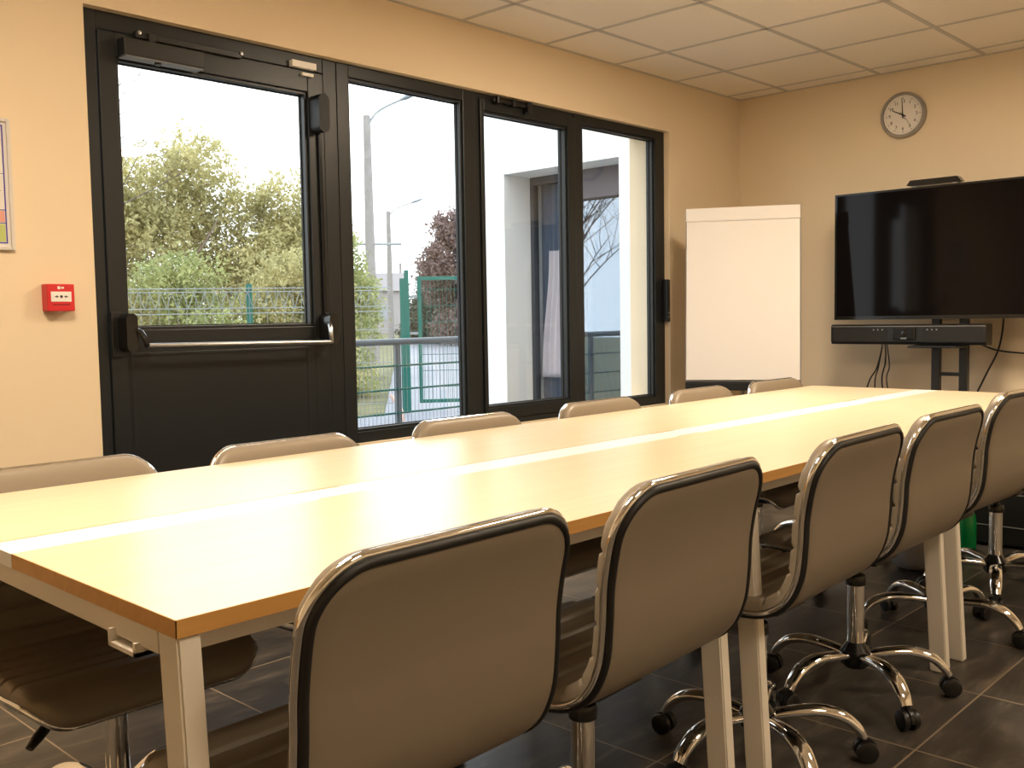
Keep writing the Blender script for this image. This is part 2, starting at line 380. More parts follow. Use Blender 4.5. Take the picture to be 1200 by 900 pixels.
# opener gear over window 2 and its handle on the jamb of window 3
og = obj('window_opener', boxes([(3.565, 3.830, W+.004, YF-.008, 2.168, 2.186)], .003), m_black, w2)
bm = bmesh.new(); box(bm, 3.575, 3.600, W-.012, YF-.01, 2.158, 2.196, bev=.004); box(bm, 3.690, 3.712, W-.008, YF-.01, 2.160, 2.194, bev=.004); box(bm, 3.795, 3.830, W-.014, YF-.01, 2.140, 2.196, bev=.006); obj('opener_bracket', bm, m_blackgloss, og)
hd = obj('opener_handle', B(5.050, 5.078, W-.006, YF-.004, 1.050, 1.310, bev=.006), m_black, w3)
bm = bmesh.new()
for z in (1.08, 1.105): lathe(bm, [(0, -.003), (.005, -.002), (.005, .003)], 10, 'y', (5.062, W-.006, z))
obj('handle_screw', bm, m_steel, hd)
struct('trim_4', B(2.628, wr, YF-.012, YB+.12, wbot-.012, wbot, bev=.002), m_frame)

# ------------------------------------------------------------------ meeting table
TZ, TT = .74, .023
ty0, ty1, tx0, tx1 = 1.084, 2.202, .5546, 4.440
sy0, sy1 = 1.604, 1.706
seams = [tx0, 1.842, 3.071, tx1]
tb = empty('meeting_table', 'long maple meeting table of three joined benches with a white centre strip on off-white legs', 'table', ((tx0+tx1)/2, (ty0+ty1)/2, 0))
TC = Vector(((tx0+tx1)/2, (ty0+ty1)/2, 0))
def tbx(*a, **k):
    bm = B(*a, **k); bmesh.ops.translate(bm, vec=-TC, verts=bm.verts[:]); return bm
g = .0001
for i in range(3):
    for (a, b_) in ((ty0, sy0), (sy1, ty1)):
        x0, x1 = seams[i]+(g if i else 0), seams[i+1]-(g if i < 2 else 0)
        top = obj('tabletop', tbx(x0+(.0012 if i == 0 else 0), x1-(.0012 if i == 2 else 0), a+.0012, b_-.0012, TZ-TT+.001, TZ), m_maple, tb)
        e = boxes([(x0, x1, a, a+.0012, TZ-TT, TZ-.0003), (x0, x1, b_-.0012, b_, TZ-TT, TZ-.0003), ]+([(x0, x0+.0012, a, b_, TZ-TT, TZ-.0003)] if i == 0 else [])+([(x1-.0012, x1, a, b_, TZ-TT, TZ-.0003)] if i == 2 else []))
        bmesh.ops.translate(e, vec=-TC, verts=e.verts[:]); obj('edge_band', e, m_mapleedge, top)
    x0, x1 = seams[i]+g, seams[i+1]-g
    st = obj('centre_strip', tbx(x0, x1, sy0+.001, sy1-.001, TZ-TT, TZ-.0005), m_strip, tb, )
    xm = tx0+.64 if i == 0 else (x0+x1)/2
    for ya in (sy0+.004, sy1-.0075): obj('cable_slot', tbx(xm-.058, xm+.058, ya, ya+.0035, TZ-.001, TZ-.0002), m_mapleedge, st)
def leg(x0, x1, side):
    """50 mm deep leg, foot splayed outwards across the table"""
    s = -1 if side == 0 else 1
    ytop = (ty0+.006, ty0+.056) if side == 0 else (ty1-.056, ty1-.006)
    sp_ = .045*s
    bm = bmesh.new()
    v = [bm.verts.new(Vector((x, y+(sp_ if z == 0 else 0), z))-TC) for z in (0, TZ-TT-.0) for x, y in ((x0, ytop[0]), (x1, ytop[0]), (x1, ytop[1]), (x0, ytop[1]))]
    for f in ((3, 2, 1, 0), (4, 5, 6, 7), (0, 1, 5, 4), (1, 2, 6, 5), (2, 3, 7, 6), (3, 0, 4, 7)): bm.faces.new([v[i] for i in f])
    bmesh.ops.bevel(bm, geom=bm.edges[:], offset=.003, segments=2, affect='EDGES')
    return bm
legx = [(tx0+.004, tx0+.036), (1.750, 1.782), (1.902, 1.934), (2.985, 3.017), (3.125, 3.157), (tx1-.036, tx1-.004)]
for (a, b_) in legx:
    for s in (0, 1): obj('leg', leg(a, b_, s), m_whitepaint, tb)
    obj('cross_rail', tbx(a, b_, ty0+.056, ty1-.056, TZ-TT-.032, TZ-TT, bev=.002), m_whitepaint, tb)
for i in range(3):
    a, b_ = legx[2*i][1], legx[2*i+1][0]
    for y in (ty0+.036, ty1-.066): obj('side_rail', tbx(a, b_, y, y+.030, TZ-TT-.032, TZ-TT, bev=.002), m_whitepaint, tb)
hk = bmesh.new()
hpts = [(.548, 1.180), (.520, 1.205), (.525, 1.262), (.560, 1.275)]
box(hk, tx0-.004, tx0+.030, 1.185, 1.260, .672, .678); box(hk, tx0-.004, tx0+.030, 1.256, 1.262, .672, .695); box(hk, tx0-.004, tx0+.030, 1.185, 1.191, .672, .690)
bmesh.ops.translate(hk, vec=-TC, verts=hk.verts[:]); obj('cable_hook', hk, m_whitepaint, tb)

# ------------------------------------------------------------------ chairs
SW, SR = .476, .085           # shell width, outline corner radius
prof = catmull([(.192, -.050), (.186, -.022), (.150, -.004), (.06, -.008), (-.06, -.010), (-.135, -.002), (-.185, .030), (-.213, .085), (-.222, .150), (-.226, .215), (-.240, .290), (-.268, .372)], 14)
prof = [Vector((0, p.x, p.y)) for p in prof]
seg = [0.0]
for a, b_ in zip(prof, prof[1:]): seg.append(seg[-1]+(b_-a).length)
SL = seg[-1]
def pat(s):
    s = min(max(s, 0), SL)
    for i in range(1, len(seg)):
        if s <= seg[i]:
            t = (s-seg[i-1])/(seg[i]-seg[i-1]); p = prof[i-1].lerp(prof[i], t); break
    return p
def pfr(s):
    p = pat(s); e = .006; t = (pat(s+e)-pat(s-e)).normalized()
    n = Vector((0, t.z, -t.y))          # towards the sitter
    return p, t, (n if n.length > 0 else Vector((0, 0, 1)))
def halfw(s):
    d_ = min(s, SL-s)
    if d_ >= SR: return SW/2
    return SW/2-SR+math.sqrt(max(0, SR*SR-(SR-d_)**2))
def svals(n):
    end = [SR*(1-math.cos(math.pi/2*k/10)) for k in range(10)]
    mid = [SR+(SL-2*SR)*k/n for k in range(n+1)]
    return end+mid+[SL-x for x in reversed(end)]
def sheet(side, nmid, nx, thick, edge, rib=None):
    """upholstered face of the shell: side +1 faces the sitter, -1 the outside"""
    ss = svals(nmid); V = []; F = []
    us = [math.sin(math.pi/2*(2*k/nx-1)) for k in range(nx+1)]
    for s in ss:
        s_ = min(max(s, .0008), SL-.0008)
        p, t, n = pfr(s_); hw = halfw(s_)
        for u in us:
            x = u*hw
            dd = min(hw-abs(x), s_, SL-s_)
            if s_ < SR or SL-s_ < SR:
                de = min(s_, SL-s_); cx_ = SW/2-SR
                if abs(x) > cx_: dd = SR-math.hypot(abs(x)-cx_, SR-de)
                else: dd = de
            q = min(max(dd, 0)/edge, 1.0); h = thick*math.sqrt(max(0, 1-(1-q)**2))
            if rib and dd > .004:
                ph = (s_-.06) % rib
                gdist = min(ph, rib-ph)
                if .05 < s_ < SL-.03: h -= .012*math.exp(-(gdist/.0045)**2)*min(1, dd/.012)
            V.append(p+Vector((x, 0, 0))+n*(side*(h+.004)))
    m_ = nx+1
    for i in range(len(ss)-1):
        for j in range(nx):
            f = (i*m_+j, i*m_+j+1, (i+1)*m_+j+1, (i+1)*m_+j)
            F.append(f if side < 0 else f[::-1])
    return ([tuple(v) for v in V], F, True)
def outline(off, inset, n=12):
    """closed loop round the shell's edge, inset inwards and pushed along the normal"""
    pts2 = []; r = SR-inset; hw = SW/2-inset; a0, a1 = inset, SL-inset
    for (cx_, cs, st) in ((hw-r, a0+r, -math.pi/2), (hw-r, a1-r, 0), (-(hw-r), a1-r, math.pi/2), (-(hw-r), a0+r, math.pi)):
        for k in range(n+1): a = st+math.pi/2*k/n; pts2.append((cx_+r*math.cos(a), cs+r*math.sin(a)))
    out = []
    for i, (x, s) in enumerate(pts2):
        out.append((x, s)); x2, s2 = pts2[(i+1) % len(pts2)]
        L_ = math.hypot(x2-x, s2-s)
        if L_ > .03:
            k = int(L_/.012)
            for j in range(1, k): out.append((x+(x2-x)*j/k, s+(s2-s)*j/k))
    P3 = []
    for x, s in out:
        p, t, n_ = pfr(s); P3.append(p+Vector((x, 0, 0))+n_*off)
    return P3
me_cushion = sheet(1, 170, 28, .024, .018, .060)
me_back = sheet(-1, 60, 20, .010, .035)
bm_trim = tube(bmesh.new(), outline(.0, -.001), .0066, 8, closed=True)
bm_pip = tube(bmesh.new(), outline(-.0080, .0065), .0068, 8, closed=True)
bm_pip2 = tube(bmesh.new(), outline(.0085, .0075), .0050, 8, closed=True)
ARM_R = .255
def arm_bm():
    pts = catmull([(.024, 0, .112), (.08, 0, .122), (.15, 0, .126), (.205, 0, .112), (.240, 0, .084), (.256, 0, .060)], 6)
    n = len(pts); rs = [.018+.005*math.sin(math.pi*i/(n-1)) for i in range(n)]
    return tube(bmesh.new(), pts, rs, 12, squash=.62)
def caster_bm():
    bm = bmesh.new()
    for s in (-1, 1): lathe(bm, [(0, -.009), (.018, -.010), (.0255, -.007), (.027, 0), (.0255, .007), (.018, .010), (0, .009)], 20, 'y', (.262, s*.015, .027))
    tube(bm, [(.256, 0, .066), (.256, 0, .046)], .009, 10)
    poly = []
    for k in range(11): a = math.pi*(-.05+1.05*k/10); poly.append((.260+.029*math.cos(a), .028+.029*math.sin(a)))
    ext(bm, poly, 'y', -.0055, .0055)
    return bm
proto = empty('office_chair', 'x', 'chair')
zs0 = .45
SEATPARTS = ('seat_shell', 'gas_rod', 'height_lever')
sh = obj('seat_shell', me_cushion, m_leather, proto, (0, 0, zs0))
bk = obj('back_panel', me_back, m_leather, sh)
tm = obj('chrome_trim', bm_trim, m_chrome, sh, smooth=1.2)
merge(bm_pip, bm_pip2)
obj('piping', bm_pip, m_piping, sh, smooth=1.2)
sleeve = bmesh.new(); lathe(sleeve, [(.024, .085), (.024, .318), (.027, .318), (.0275, .332), (.026, .342), (.014, .344)], 24); sl = obj('gas_column', sleeve, m_chrome, proto, smooth=.6)
col_ = bmesh.new(); lathe(col_, [(.0255, .316), (.0282, .318), (.0285, .336), (.026, .345), (.0145, .346)], 24); obj('collar', col_, m_blackgloss, sl, smooth=.6)
rd = bmesh.new(); lathe(rd, [(.0135, -.20), (.0135, -.060)], 16); box(rd, -.075, .075, -.09, .09, -.062, -.030, bev=.006); obj('gas_rod', rd, m_black, proto, (0, 0, zs0), smooth=.6)
lv = tube(bmesh.new(), catmull([(.02, .0, -.052), (.09, .03, -.060), (.15, .06, -.074)], 5), .006, 8)
tube(lv, [(.140, .055, -.071), (.150, .060, -.075), (.185, .078, -.095), (.205, .088, -.108)], [.008, .013, .013, .009], 10, squash=.7)
obj('height_lever', lv, m_black, proto, (0, 0, zs0), smooth=.8)
hb = bmesh.new(); lathe(hb, [(.030, .078), (.042, .090), (.044, .125), (.034, .138), (.025, .150), (.0235, .152)], 24); obj('hub', hb, m_blackgloss, proto, smooth=.6)
ab, cb = arm_bm(), caster_bm()
arm0 = obj('base_arm', ab, m_chrome, proto, smooth=.9); cas0 = obj('caster', cb, m_black, arm0, smooth=.6)
for k in range(1, 5):
    a = arm0.copy(); COL.objects.link(a); a.parent = proto; c_ = cas0.copy(); COL.objects.link(c_); c_.parent = a
def chair(x, y, rz, zs, base, label, group, first=False):
    if first: t = proto
    else:
        t = proto.copy(); COL.objects.link(t)
        for ch in list(proto.children):
            c_ = ch.copy(); COL.objects.link(c_); c_.parent = t
            for gch in list(ch.children): g2 = gch.copy(); COL.objects.link(g2); g2.parent = c_
    t.location = (x, y, 0); t.rotation_euler = (0, 0, rz); t['label'] = label; t['group'] = group
    k = 0
    for ch in t.children:
        nm = ch.name.split('.')[0]
        if nm in SEATPARTS: ch.location.z = zs
        if nm == 'base_arm': ch.rotation_euler.z = base-rz+2*math.pi*k/5; k += 1
    return t
R = math.radians
GN, GF = 'chairs along the side of the table nearest the camera', 'chairs along the window side of the table'
chair(.87, 1.19, R(1), .443, R(20), 'taupe leather office chair whose back fills the bottom centre of the photo, nearest the camera', GN, True)
chair(1.436, 1.185, R(2.5), .451, R(50), 'taupe office chair between the nearest chair and the first pair of table legs', GN)
chair(2.105, 1.185, R(2), .452, R(22), 'taupe office chair just beyond the first pair of table legs, chrome base in full view', GN)
chair(2.672, 1.19, R(0), .456, R(18), 'taupe office chair in front of the second pair of table legs', GN)
chair(3.360, 1.21, R(-2), .465, R(58), 'taupe office chair cut by the right edge of the photo', GN)
chair(3.985, 1.22, R(0), .455, R(270-72*3), 'office chair at the far right whose chrome column and base show under the table', GN)
FY = 1.985
chair(.875, FY, R(180), .409, R(30), 'office chair under the left corner of the table, black seat and gas column showing', GF)
chair(1.490, FY, R(181), .400, R(10), 'beige chair back above the table in front of the dark door', GF)
chair(2.155, FY, R(179), .405, R(40), 'beige chair back above the table in front of the single tall pane beside the door', GF)
chair(2.835, FY, R(180), .408, R(25), 'beige chair back above the table below the panes facing the white outside wall', GF)
chair(3.515, FY, R(181), .408, R(60), 'beige chair back above the table just right of the window frame', GF)
chair(4.135, FY, R(179), .408, R(15), 'beige chair back above the table under the flip chart, smallest of the row', GF)

# ------------------------------------------------------------------ flip chart easel
fl, frr = Vector((4.80, 3.165, 0)), Vector((5.115, 2.605, 0))
fmid = (fl+frr)/2; fx_ = (frr-fl); FWD = fx_.length; fang = math.atan2(fx_.y, fx_.x)
fc = empty('flip_chart', 'white flip chart easel with a blank paper pad standing in the room corner', 'flip chart', fmid, fang)
# local x along the board, local -y... faces the table
TL = R(6)
def tilt(bm):     # leans back about the board's lower edge
    bmesh.ops.transform(bm, matrix=Matrix.Translation((0, 0, .68)) @ Matrix.Rotation(-TL, 4, 'X') @ Matrix.Translation((0, 0, -.68)), verts=bm.verts[:]); return bm
hw_ = FWD/2
obj('board', tilt(B(-hw_, hw_, 0, .018, .70, 1.705, bev=.003)), m_greyplastic, fc)
obj('paper_pad', tilt(B(-hw_+.006, hw_-.006, -.012, -.001, .715, 1.640)), m_paper, fc)
cb_ = bmesh.new(); box(cb_, -hw_+.002, hw_-.002, -.020, 0, 1.628, 1.708, bev=.008); obj('clamp_bar', tilt(cb_), m_paper, fc)
tr_ = bmesh.new(); box(tr_, -hw_+.01, hw_-.01, -.075, 0, .664, .672); box(tr_, -hw_+.01, hw_-.01, -.078, -.072, .664, .700); box(tr_, -hw_, hw_, -.004, .02, .655, .705, bev=.003); obj('pen_tray', tr_, m_frame, fc)
for (a, b_) in (((-.24, .090, 1.15), (-.30, -.04, 0.0)), ((.24, .090, 1.15), (.30, -.04, 0.0)), ((0, .125, 1.45), (0, .46, 0.0))):
    lb = rod(bmesh.new(), a, Vector(b_)+Vector((0, 0, .012)), .013, 12); tube(lb, [Vector(b_), Vector(b_)+Vector((0, 0, .03))], .017, 12); obj('leg', lb, m_steel, fc)

# ------------------------------------------------------------------ television on its stand
ty_c = 1.965
XS = 5.50
ts = empty('tv_stand', 'black twin-post floor stand carrying the large television by the back wall', 'tv stand', (XS+.10, ty_c, 0))
for s in (-1, 1):
    obj('post', B(-.02, .02, s*.074-.022, s*.074+.022, .05, 1.62, bev=.003), m_black, ts)
for z in (.74, 1.25): obj('crossbar', B(-.012, .012, -.052, .052, z-.010, z+.010, bev=.002), m_black, ts)
bb = bmesh.new(); box(bb, -.30, .22, -.25, .25, .03, .06, bev=.006); obj('base_plate', bb, m_black, ts)
obj('mount_plate', B(-.034, -.02, -.22, .22, 1.22, 1.60, bev=.003), m_black, ts)
obj('shelf', B(-.20, -.02, -.10, .16, .890, .902, bev=.003), m_black, ts)
tvt = empty('television', 'large black flat-screen television on the twin-post stand', 'television', (XS, ty_c, 0))
obj('casing', B(0, .066, -.625, .625, 1.046, 1.770, bev=.004), m_black, tvt)
obj('screen', B(-.0015, .002, -.612, .612, 1.066, 1.760), m_screen, tvt)
obj('bezel', boxes([(-.004, .0, -.625, -.611, 1.046, 1.770), (-.004, 0, .611, .625, 1.046, 1.770), (-.004, 0, -.611, .611, 1.046, 1.066), (-.004, 0, -.611, .611, 1.759, 1.770)]), m_blackgloss, tvt)
sb = empty('conference_bar', 'wide black video conference bar on the stand below the television', 'sound bar', (XS+.02, 2.172, .902))
sbb = bmesh.new()
ext(sbb, [(-.030, .004), (-.040, .020), (-.040, .105), (-.030, .116), (.050, .116), (.058, .10), (.058, .006), (.05, 0)], 'y', -.430, .430); obj('housing', sbb, m_black, sb)
obj('light_strip', B(-.0415, -.039, -.425, .425, .103, .107), m_greyplastic, sb)
m_cloth = mat('speaker_cloth', (.018, .018, .018), .95)
for a, b_ in ((.10, .415), (-.415, -.10)): obj('grille', B(-.0412, -.039, a, b_, .018, .096), m_cloth, sb)
cmb = bmesh.new(); box(cmb, -.052, -.036, -.062, .062, .030, .100, bev=.006); obj('camera_housing', cmb, m_blackgloss, sb)
ln = bmesh.new(); lathe(ln, [(0, -.058), (.014, -.057), (.018, -.052), (.018, -.045)], 18, 'x', (0, 0, .066)); obj('lens', ln, m_blackgloss, sb)
obj('badge', B(-.0535, -.0515, -.016, .016, .034, .042), m_steel, sb)
bt = bmesh.new()
for i, y in enumerate((.175, .150, .125, -.125, -.150, -.175)): lathe(bt, [(0, -.0425), (.004, -.042), (.004, -.039)], 8, 'x', (0, y, .086))
obj('button', bt, m_steel, sb)
tc_ = empty('tv_camera', 'slim black camera bar resting on top of the television', 'camera', (XS+.02, 2.03, 1.7705))
ext_b = bmesh.new(); ext(ext_b, [(-.145, .012), (-.125, .038), (.125, .038), (.145, .012), (.120, .006), (-.120, .006)], 'x', -.028, .032); obj('housing', ext_b, m_blackgloss, tc_)
obj('foot', boxes([(-.02, .025, -.118, -.098, 0, .010), (-.02, .025, .098, .118, 0, .010)]), m_steel, tc_)
def cable(name, pts, r, label, m=None):
    tag(obj(name, tube(bmesh.new(), catmull(pts, 8), r, 8), m or m_black, smooth=1), label, 'cable', 'black cables hanging by the screen stand')
cable('cable', [(5.62, 2.36, .92), (5.72, 2.40, .87), (5.79, 2.46, .75), (5.80, 2.515, .655), (5.80, 2.58, .40), (5.78, 2.60, .012)], .0045, 'leftmost black cable hanging below the conference bar')
cable('cable', [(5.62, 2.355, .92), (5.74, 2.41, .86), (5.80, 2.455, .75), (5.80, 2.474, .655), (5.80, 2.47, .35), (5.78, 2.45, .012)], .0040, 'black cable hanging second from the left below the conference bar')
cable('cable', [(5.62, 2.34, .92), (5.74, 2.385, .86), (5.82, 2.42, .78), (5.82, 2.438, .655), (5.82, 2.38, .35), (5.80, 2.36, .012)], .0045, 'black cable hanging third from the left below the conference bar')
cable('cable', [(5.62, 2.33, .92), (5.76, 2.38, .86), (5.82, 2.395, .76), (5.82, 2.408, .655), (5.82, 2.33, .35), (5.80, 2.31, .012)], .0036, 'straight black cable hanging nearest the stand post below the conference bar')
cable('cable', [(5.56, 1.70, 1.08), (5.74, 1.735, 1.05), (5.80, 1.775, .88), (5.80, 1.845, .72), (5.80, 1.905, .578), (5.80, 2.0, .30), (5.76, 2.02, .075)], .0050, 'single black cable slanting down to the right of the stand posts')
cable('cable', [(5.62, 1.86, .905), (5.76, 1.86, .900), (5.82, 1.80, .868), (5.84, 1.70, .853), (5.86, 1.55, .845), (5.899, 1.40, .85)], .0050, 'black cable looping from the conference bar to the back wall')

# ------------------------------------------------------------------ wall clock
ck = empty('wall_clock', 'round grey-rimmed wall clock showing about ten on the back wall', 'clock', (D, 2.353, 2.247))
CR = .132
rb = bmesh.new(); lathe(rb, [(CR*.87, -.002), (CR*.87, -.038), (CR*.90, -.043), (CR*.95, -.043), (CR, -.034), (CR, -.004), (CR*.95, 0), (CR*.87, -.002)], 56, 'x', caps=False); obj('rim', rb, mat('silver_plastic_rim', (.36, .34, .32), .35, metal=.4), ck, smooth=.7)
fb = bmesh.new(); lathe(fb, [(CR*.88, -.0245), (CR*.88, -.001)], 48, 'x'); obj('dial', fb, mat('white_dial', (.80, .76, .70), .6), ck)
m_ink = mat('black_ink', (.02, .018, .016), .6)
tk = bmesh.new()
for k in range(60):
    a = 2*math.pi*k/60; L0 = .100 if k % 5 else .094
    t_ = bmesh.new(); box(t_, -.0252, -.0243, -(.0005 if k % 5 else .0012), (.0005 if k % 5 else .0012), L0, .105)
    merge(tk, t_, Matrix.Rotation(-a, 4, 'X'))
obj('minute_marks', tk, m_ink, ck)
nb = bmesh.new()
for h_ in range(1, 13):
    a = 2*math.pi*h_/12
    # dial faces -x: the reader's right is -y, up is +z
    mx = Matrix.Translation((-.0250, -.080*math.sin(a), .080*math.cos(a))) @ Matrix(((0, 0, -1, 0), (-1, 0, 0, 0), (0, 1, 0, 0), (0, 0, 0, 1)))
    me = text_mesh(str(h_), .026, m_ink, None, mx, 'n'); nb.from_mesh(me); bpy.data.meshes.remove(me)
obj('numerals', nb, m_ink, ck)
def hand(name, ang, l, tail, w_, x, m=m_ink):
    t_ = bmesh.new(); ext(t_, [(-w_, -tail), (w_, -tail), (w_*.6, l), (-w_*.6, l)], 'x', x-.001, x+.001)
    bmesh.ops.transform(t_, matrix=Matrix.Rotation(R(ang), 4, 'X'), verts=t_.verts[:]); obj(name, t_, m, ck)
hand('hour_hand', 298, .066, .018, .0034, -.0285)
hand('minute_hand', 357, .098, .020, .0028, -.0310)
hand('second_hand', 145, .085, .020, .0008, -.0330)
pn = bmesh.new(); lathe(pn, [(0, -.0345), (.004, -.034), (.004, -.026)], 12, 'x'); obj('centre_pin', pn, m_ink, ck)

# ------------------------------------------------------------------ things on the window wall, left of the door
cp = empty('fire_call_point', 'small red fire alarm call point on the cream wall left of the door', 'fire alarm', (1.382, W, 1.186))
obj('housing', B(-.046, .046, -.048, 0, -.046, .046, bev=.004), m_red, cp)
obj('press_plate', B(-.034, .034, -.0500, -.046, -.014, .020, bev=.0008), m_white, cp)
sy = bmesh.new()
lathe(sy, [(0, -.0512), (.0048, -.0510), (.0048, -.0495)], 16, 'y', (0, 0, .003))
for s in (-1, 1):
    ext(sy, [(s*.009, .003), (s*.016, .0075), (s*.016, -.0015)], 'y', -.0510, -.0495); box(sy, min(s*.016, s*.022), max(s*.016, s*.022), -.0510, -.0495, .0015, .0045)
obj('press_symbol', sy, m_ink, cp)
sy = bmesh.new(); box(sy, -.011, -.002, -.0492, -.0475, .028, .038); box(sy, .001, .010, -.0492, -.0475, .030, .036); obj('house_symbol', sy, m_white, cp)
obj('slot', B(-.028, .028, -.0488, -.0475, -.026, -.022), mat('dark_red', (.25, .008, .01), .5), cp)
ky = bmesh.new(); box(ky, -.008, .008, -.036, -.024, -.052, -.045); obj('key_lug', ky, m_white, cp)

ep = empty('evacuation_plan', 'framed evacuation plan cut off by the left edge of the photo', 'notice', (1.040, W, 1.557))
obj('frame', frame_boxes(-.215, .215, -.215, .215, .012, .012, .012, .012, -.018, 0), mat('silver_frame', (.66, .62, .58), .4), ep)
obj('sheet', B(-.205, .205, -.010, -.002, -.205, .205), m_paper, ep)
m_blueink = mat('blue_print', (.05, .04, .35), .6); m_greenink = mat('green_print', (.01, .25, .04), .6); m_pinkink = mat('pink_print', (.75, .35, .28), .6); m_limeink = mat('lime_print', (.48, .56, .18), .6)
yp = -.0112
obj('printed_border', boxes([(.189, .193, yp, -.0095, -.193, .193), (-.193, -.189, yp, -.0095, -.193, .193), (-.189, .189, yp, -.0095, .189, .193), (-.189, .189, yp, -.0095, -.193, -.189), (-.189, .189, yp, -.0095, -.128, -.125), (-.189, .189, yp, -.0095, -.085, -.082), (-.189, .189, yp, -.0095, .034, .0355)]), m_blueink, ep)
obj('printed_header', B(-.186, .184, yp, -.0095, .166, .186), m_blueink, ep)
obj('printed_band', B(-.186, .184, yp, -.0095, .142, .158), m_greenink, ep)
obj('printed_panel', B(-.187, .187, yp, -.0095, -.123, -.087), m_pinkink, ep)
obj('printed_panel', B(-.187, .187, yp, -.0095, -.187, -.130), m_limeink, ep)
pl = bmesh.new()
box(pl, -.15, .175, yp, -.0095, -.026, -.022); box(pl, -.15, -.147, yp, -.0095, -.022, .022); box(pl, .06, .063, yp, -.0095, -.022, .022); box(pl, -.15, .08, yp, -.0095, .020, .022)
ext(pl, [(.14, -.022), (.180, -.022), (.162, -.010)], 'y', yp, -.0095)
obj('printed_plan', pl, m_ink, ep)

# ------------------------------------------------------------------ things on the floor under the far end of the table
bt = bmesh.new(); lathe(bt, [(0, 0), (.036, 0), (.040, .008), (.040, .13), (.036, .165), (.017, .205), (.015, .225)], 22)
bo = empty('bottle', 'green plastic bottle on the floor behind the last table legs', 'bottle', (4.60, 1.53, 0)); obj('body', bt, m_greenbottle, bo, smooth=.7)
bt = bmesh.new(); lathe(bt, [(.0175, .222), (.0175, .245), (0, .246)], 16); obj('cap', bt, m_white, bo, smooth=.7)
bg_ = bmesh.new(); bmesh.ops.create_icosphere(bg_, subdivisions=3, radius=1.0)
for v in bg_.verts:
    n_ = .06*math.sin(v.co.x*5+v.co.y*3)+.05*math.sin(v.co.z*7+v.co.y*6)
    v.co = Vector((v.co.x*(.095+n_*.1), v.co.y*(.10+n_*.1), max(v.co.z*.085+.07+n_*.04, 0)))
bgo = empty('bag', 'small grey bag with a purple top on the floor behind the table legs', 'bag', (4.15, 1.60, 0)); obj('body', bg_, m_greybag, bgo, smooth=1.2)
bt = bmesh.new(); bmesh.ops.create_icosphere(bt, subdivisions=3, radius=1.0)
for v in bt.verts: v.co = Vector((v.co.x*.05, v.co.y*.06-.01, v.co.z*.035*(1+.2*math.sin(v.co.x*6))+.155))
obj('flap', bt, m_purple, bgo, smooth=1.2)
pc = empty('equipment_case', 'black equipment case on the floor beyond the far table end', 'equipment case', (4.87, 1.40, 0))
obj('case', B(-.12, .20, -.30, .20, .015, .55, bev=.010), m_black, pc)
obj('front_groove', boxes([(-.1225, -.1195, -.28, .18, z, z+.004) for z in (.10, .25, .36)]), m_greyplastic, pc)
obj('foot', boxes([(-.10, -.06, -.27, -.23, 0, .016), (-.10, -.06, .13, .17, 0, .016), (.14, .18, -.27, -.23, 0, .016), (.14, .18, .13, .17, 0, .016)]), m_black, pc)

# ------------------------------------------------------------------ outside: annex wing with a deep window
AX = 5.40
ay0, ay1, az = 4.085, 5.165, 2.165
YE = 5.55
struct('wall_annex', boxes([(AX, AX+3.2, ay1, YE, -.1, 3.6), (AX, AX+.6, W+WT, ay0, -.1, 3.6), (AX, AX+.6, ay0, ay1, az, 3.6), (AX+.6, AX+3.2, W+WT, W+WT+.2, -.1, 3.6), (AX+1.9, AX+2.1, W+WT+.2, ay1, -.1, 3.6), (AX+.6, AX+3.2, W+WT, YE, 3.5, 3.6)]), m_render)
AG = AX+.29
w4 = struct('window_4', boxes([(AG, AG+.06, ay1-.035, ay1, -.02, az), (AG, AG+.06, ay0, ay0+.05, -.02, az), (AG, AG+.06, ay0+.05, ay1-.035, az-.06, az), (AG, AG+.06, ay0+.05, ay1-.035, -.02, .06), (AG, AG+.06, 4.69, 4.76, .06, az-.06)], .004), mat('dark_grey_frame', (.05, .055, .065), .4))
obj('shutter_box', B(AG-.03, AG+.10, ay0+.001, 4.70, az-.215, az, bev=.004), m_shutter, w4)
obj('pane', boxes([(AG+.028, AG+.034, ay0+.045, 4.695, .055, az-.055)]), m_annexglass, w4)
obj('pane', boxes([(AG+.028, AG+.034, 4.755, ay1-.03, .055, az-.055)]), glass_mat('clear_window_glass', (.88, .92, .95), (.9, .06)), w4)
def curtain(name, x, ya, yb, yc, yd, z0, z1, zw, m, label):
    """pleated curtain from z0 to z1; (ya,yb) its span at the top, (yc,yd) at the bottom"""
    V, F = [], []; n = 60; kk = 24
    for i in range(kk+1):
        t = i/kk; z = z1+(z0-z1)*t; e = t*t*(3-2*t)
        for j in range(n+1):
            u = j/n; y = (ya+(yc-ya)*e)+(yb-ya+((yd-yc)-(yb-ya))*e)*u
            V.append((x+.018*math.sin(u*zw), y, z))
    for i in range(kk):
        for j in range(n): a = i*(n+1)+j; F.append((a, a+1, a+n+2, a+n+1))
    o = obj(name, (V, F, True), m); md = o.modifiers.new('s', 'SOLIDIFY'); md.thickness = .004
    return tag(o, label, 'curtain')
curtain('curtain', AG+.085, 4.77, 5.06, 4.77, 5.155, .62, 1.60, 40, m_pink, 'pale pink curtain flaring downwards behind the annex window')
curtain('curtain', AG+.135, 4.72, 5.16, 4.72, 5.16, .02, 2.12, 60, m_navy, 'navy curtain behind the pink curtain in the annex window')

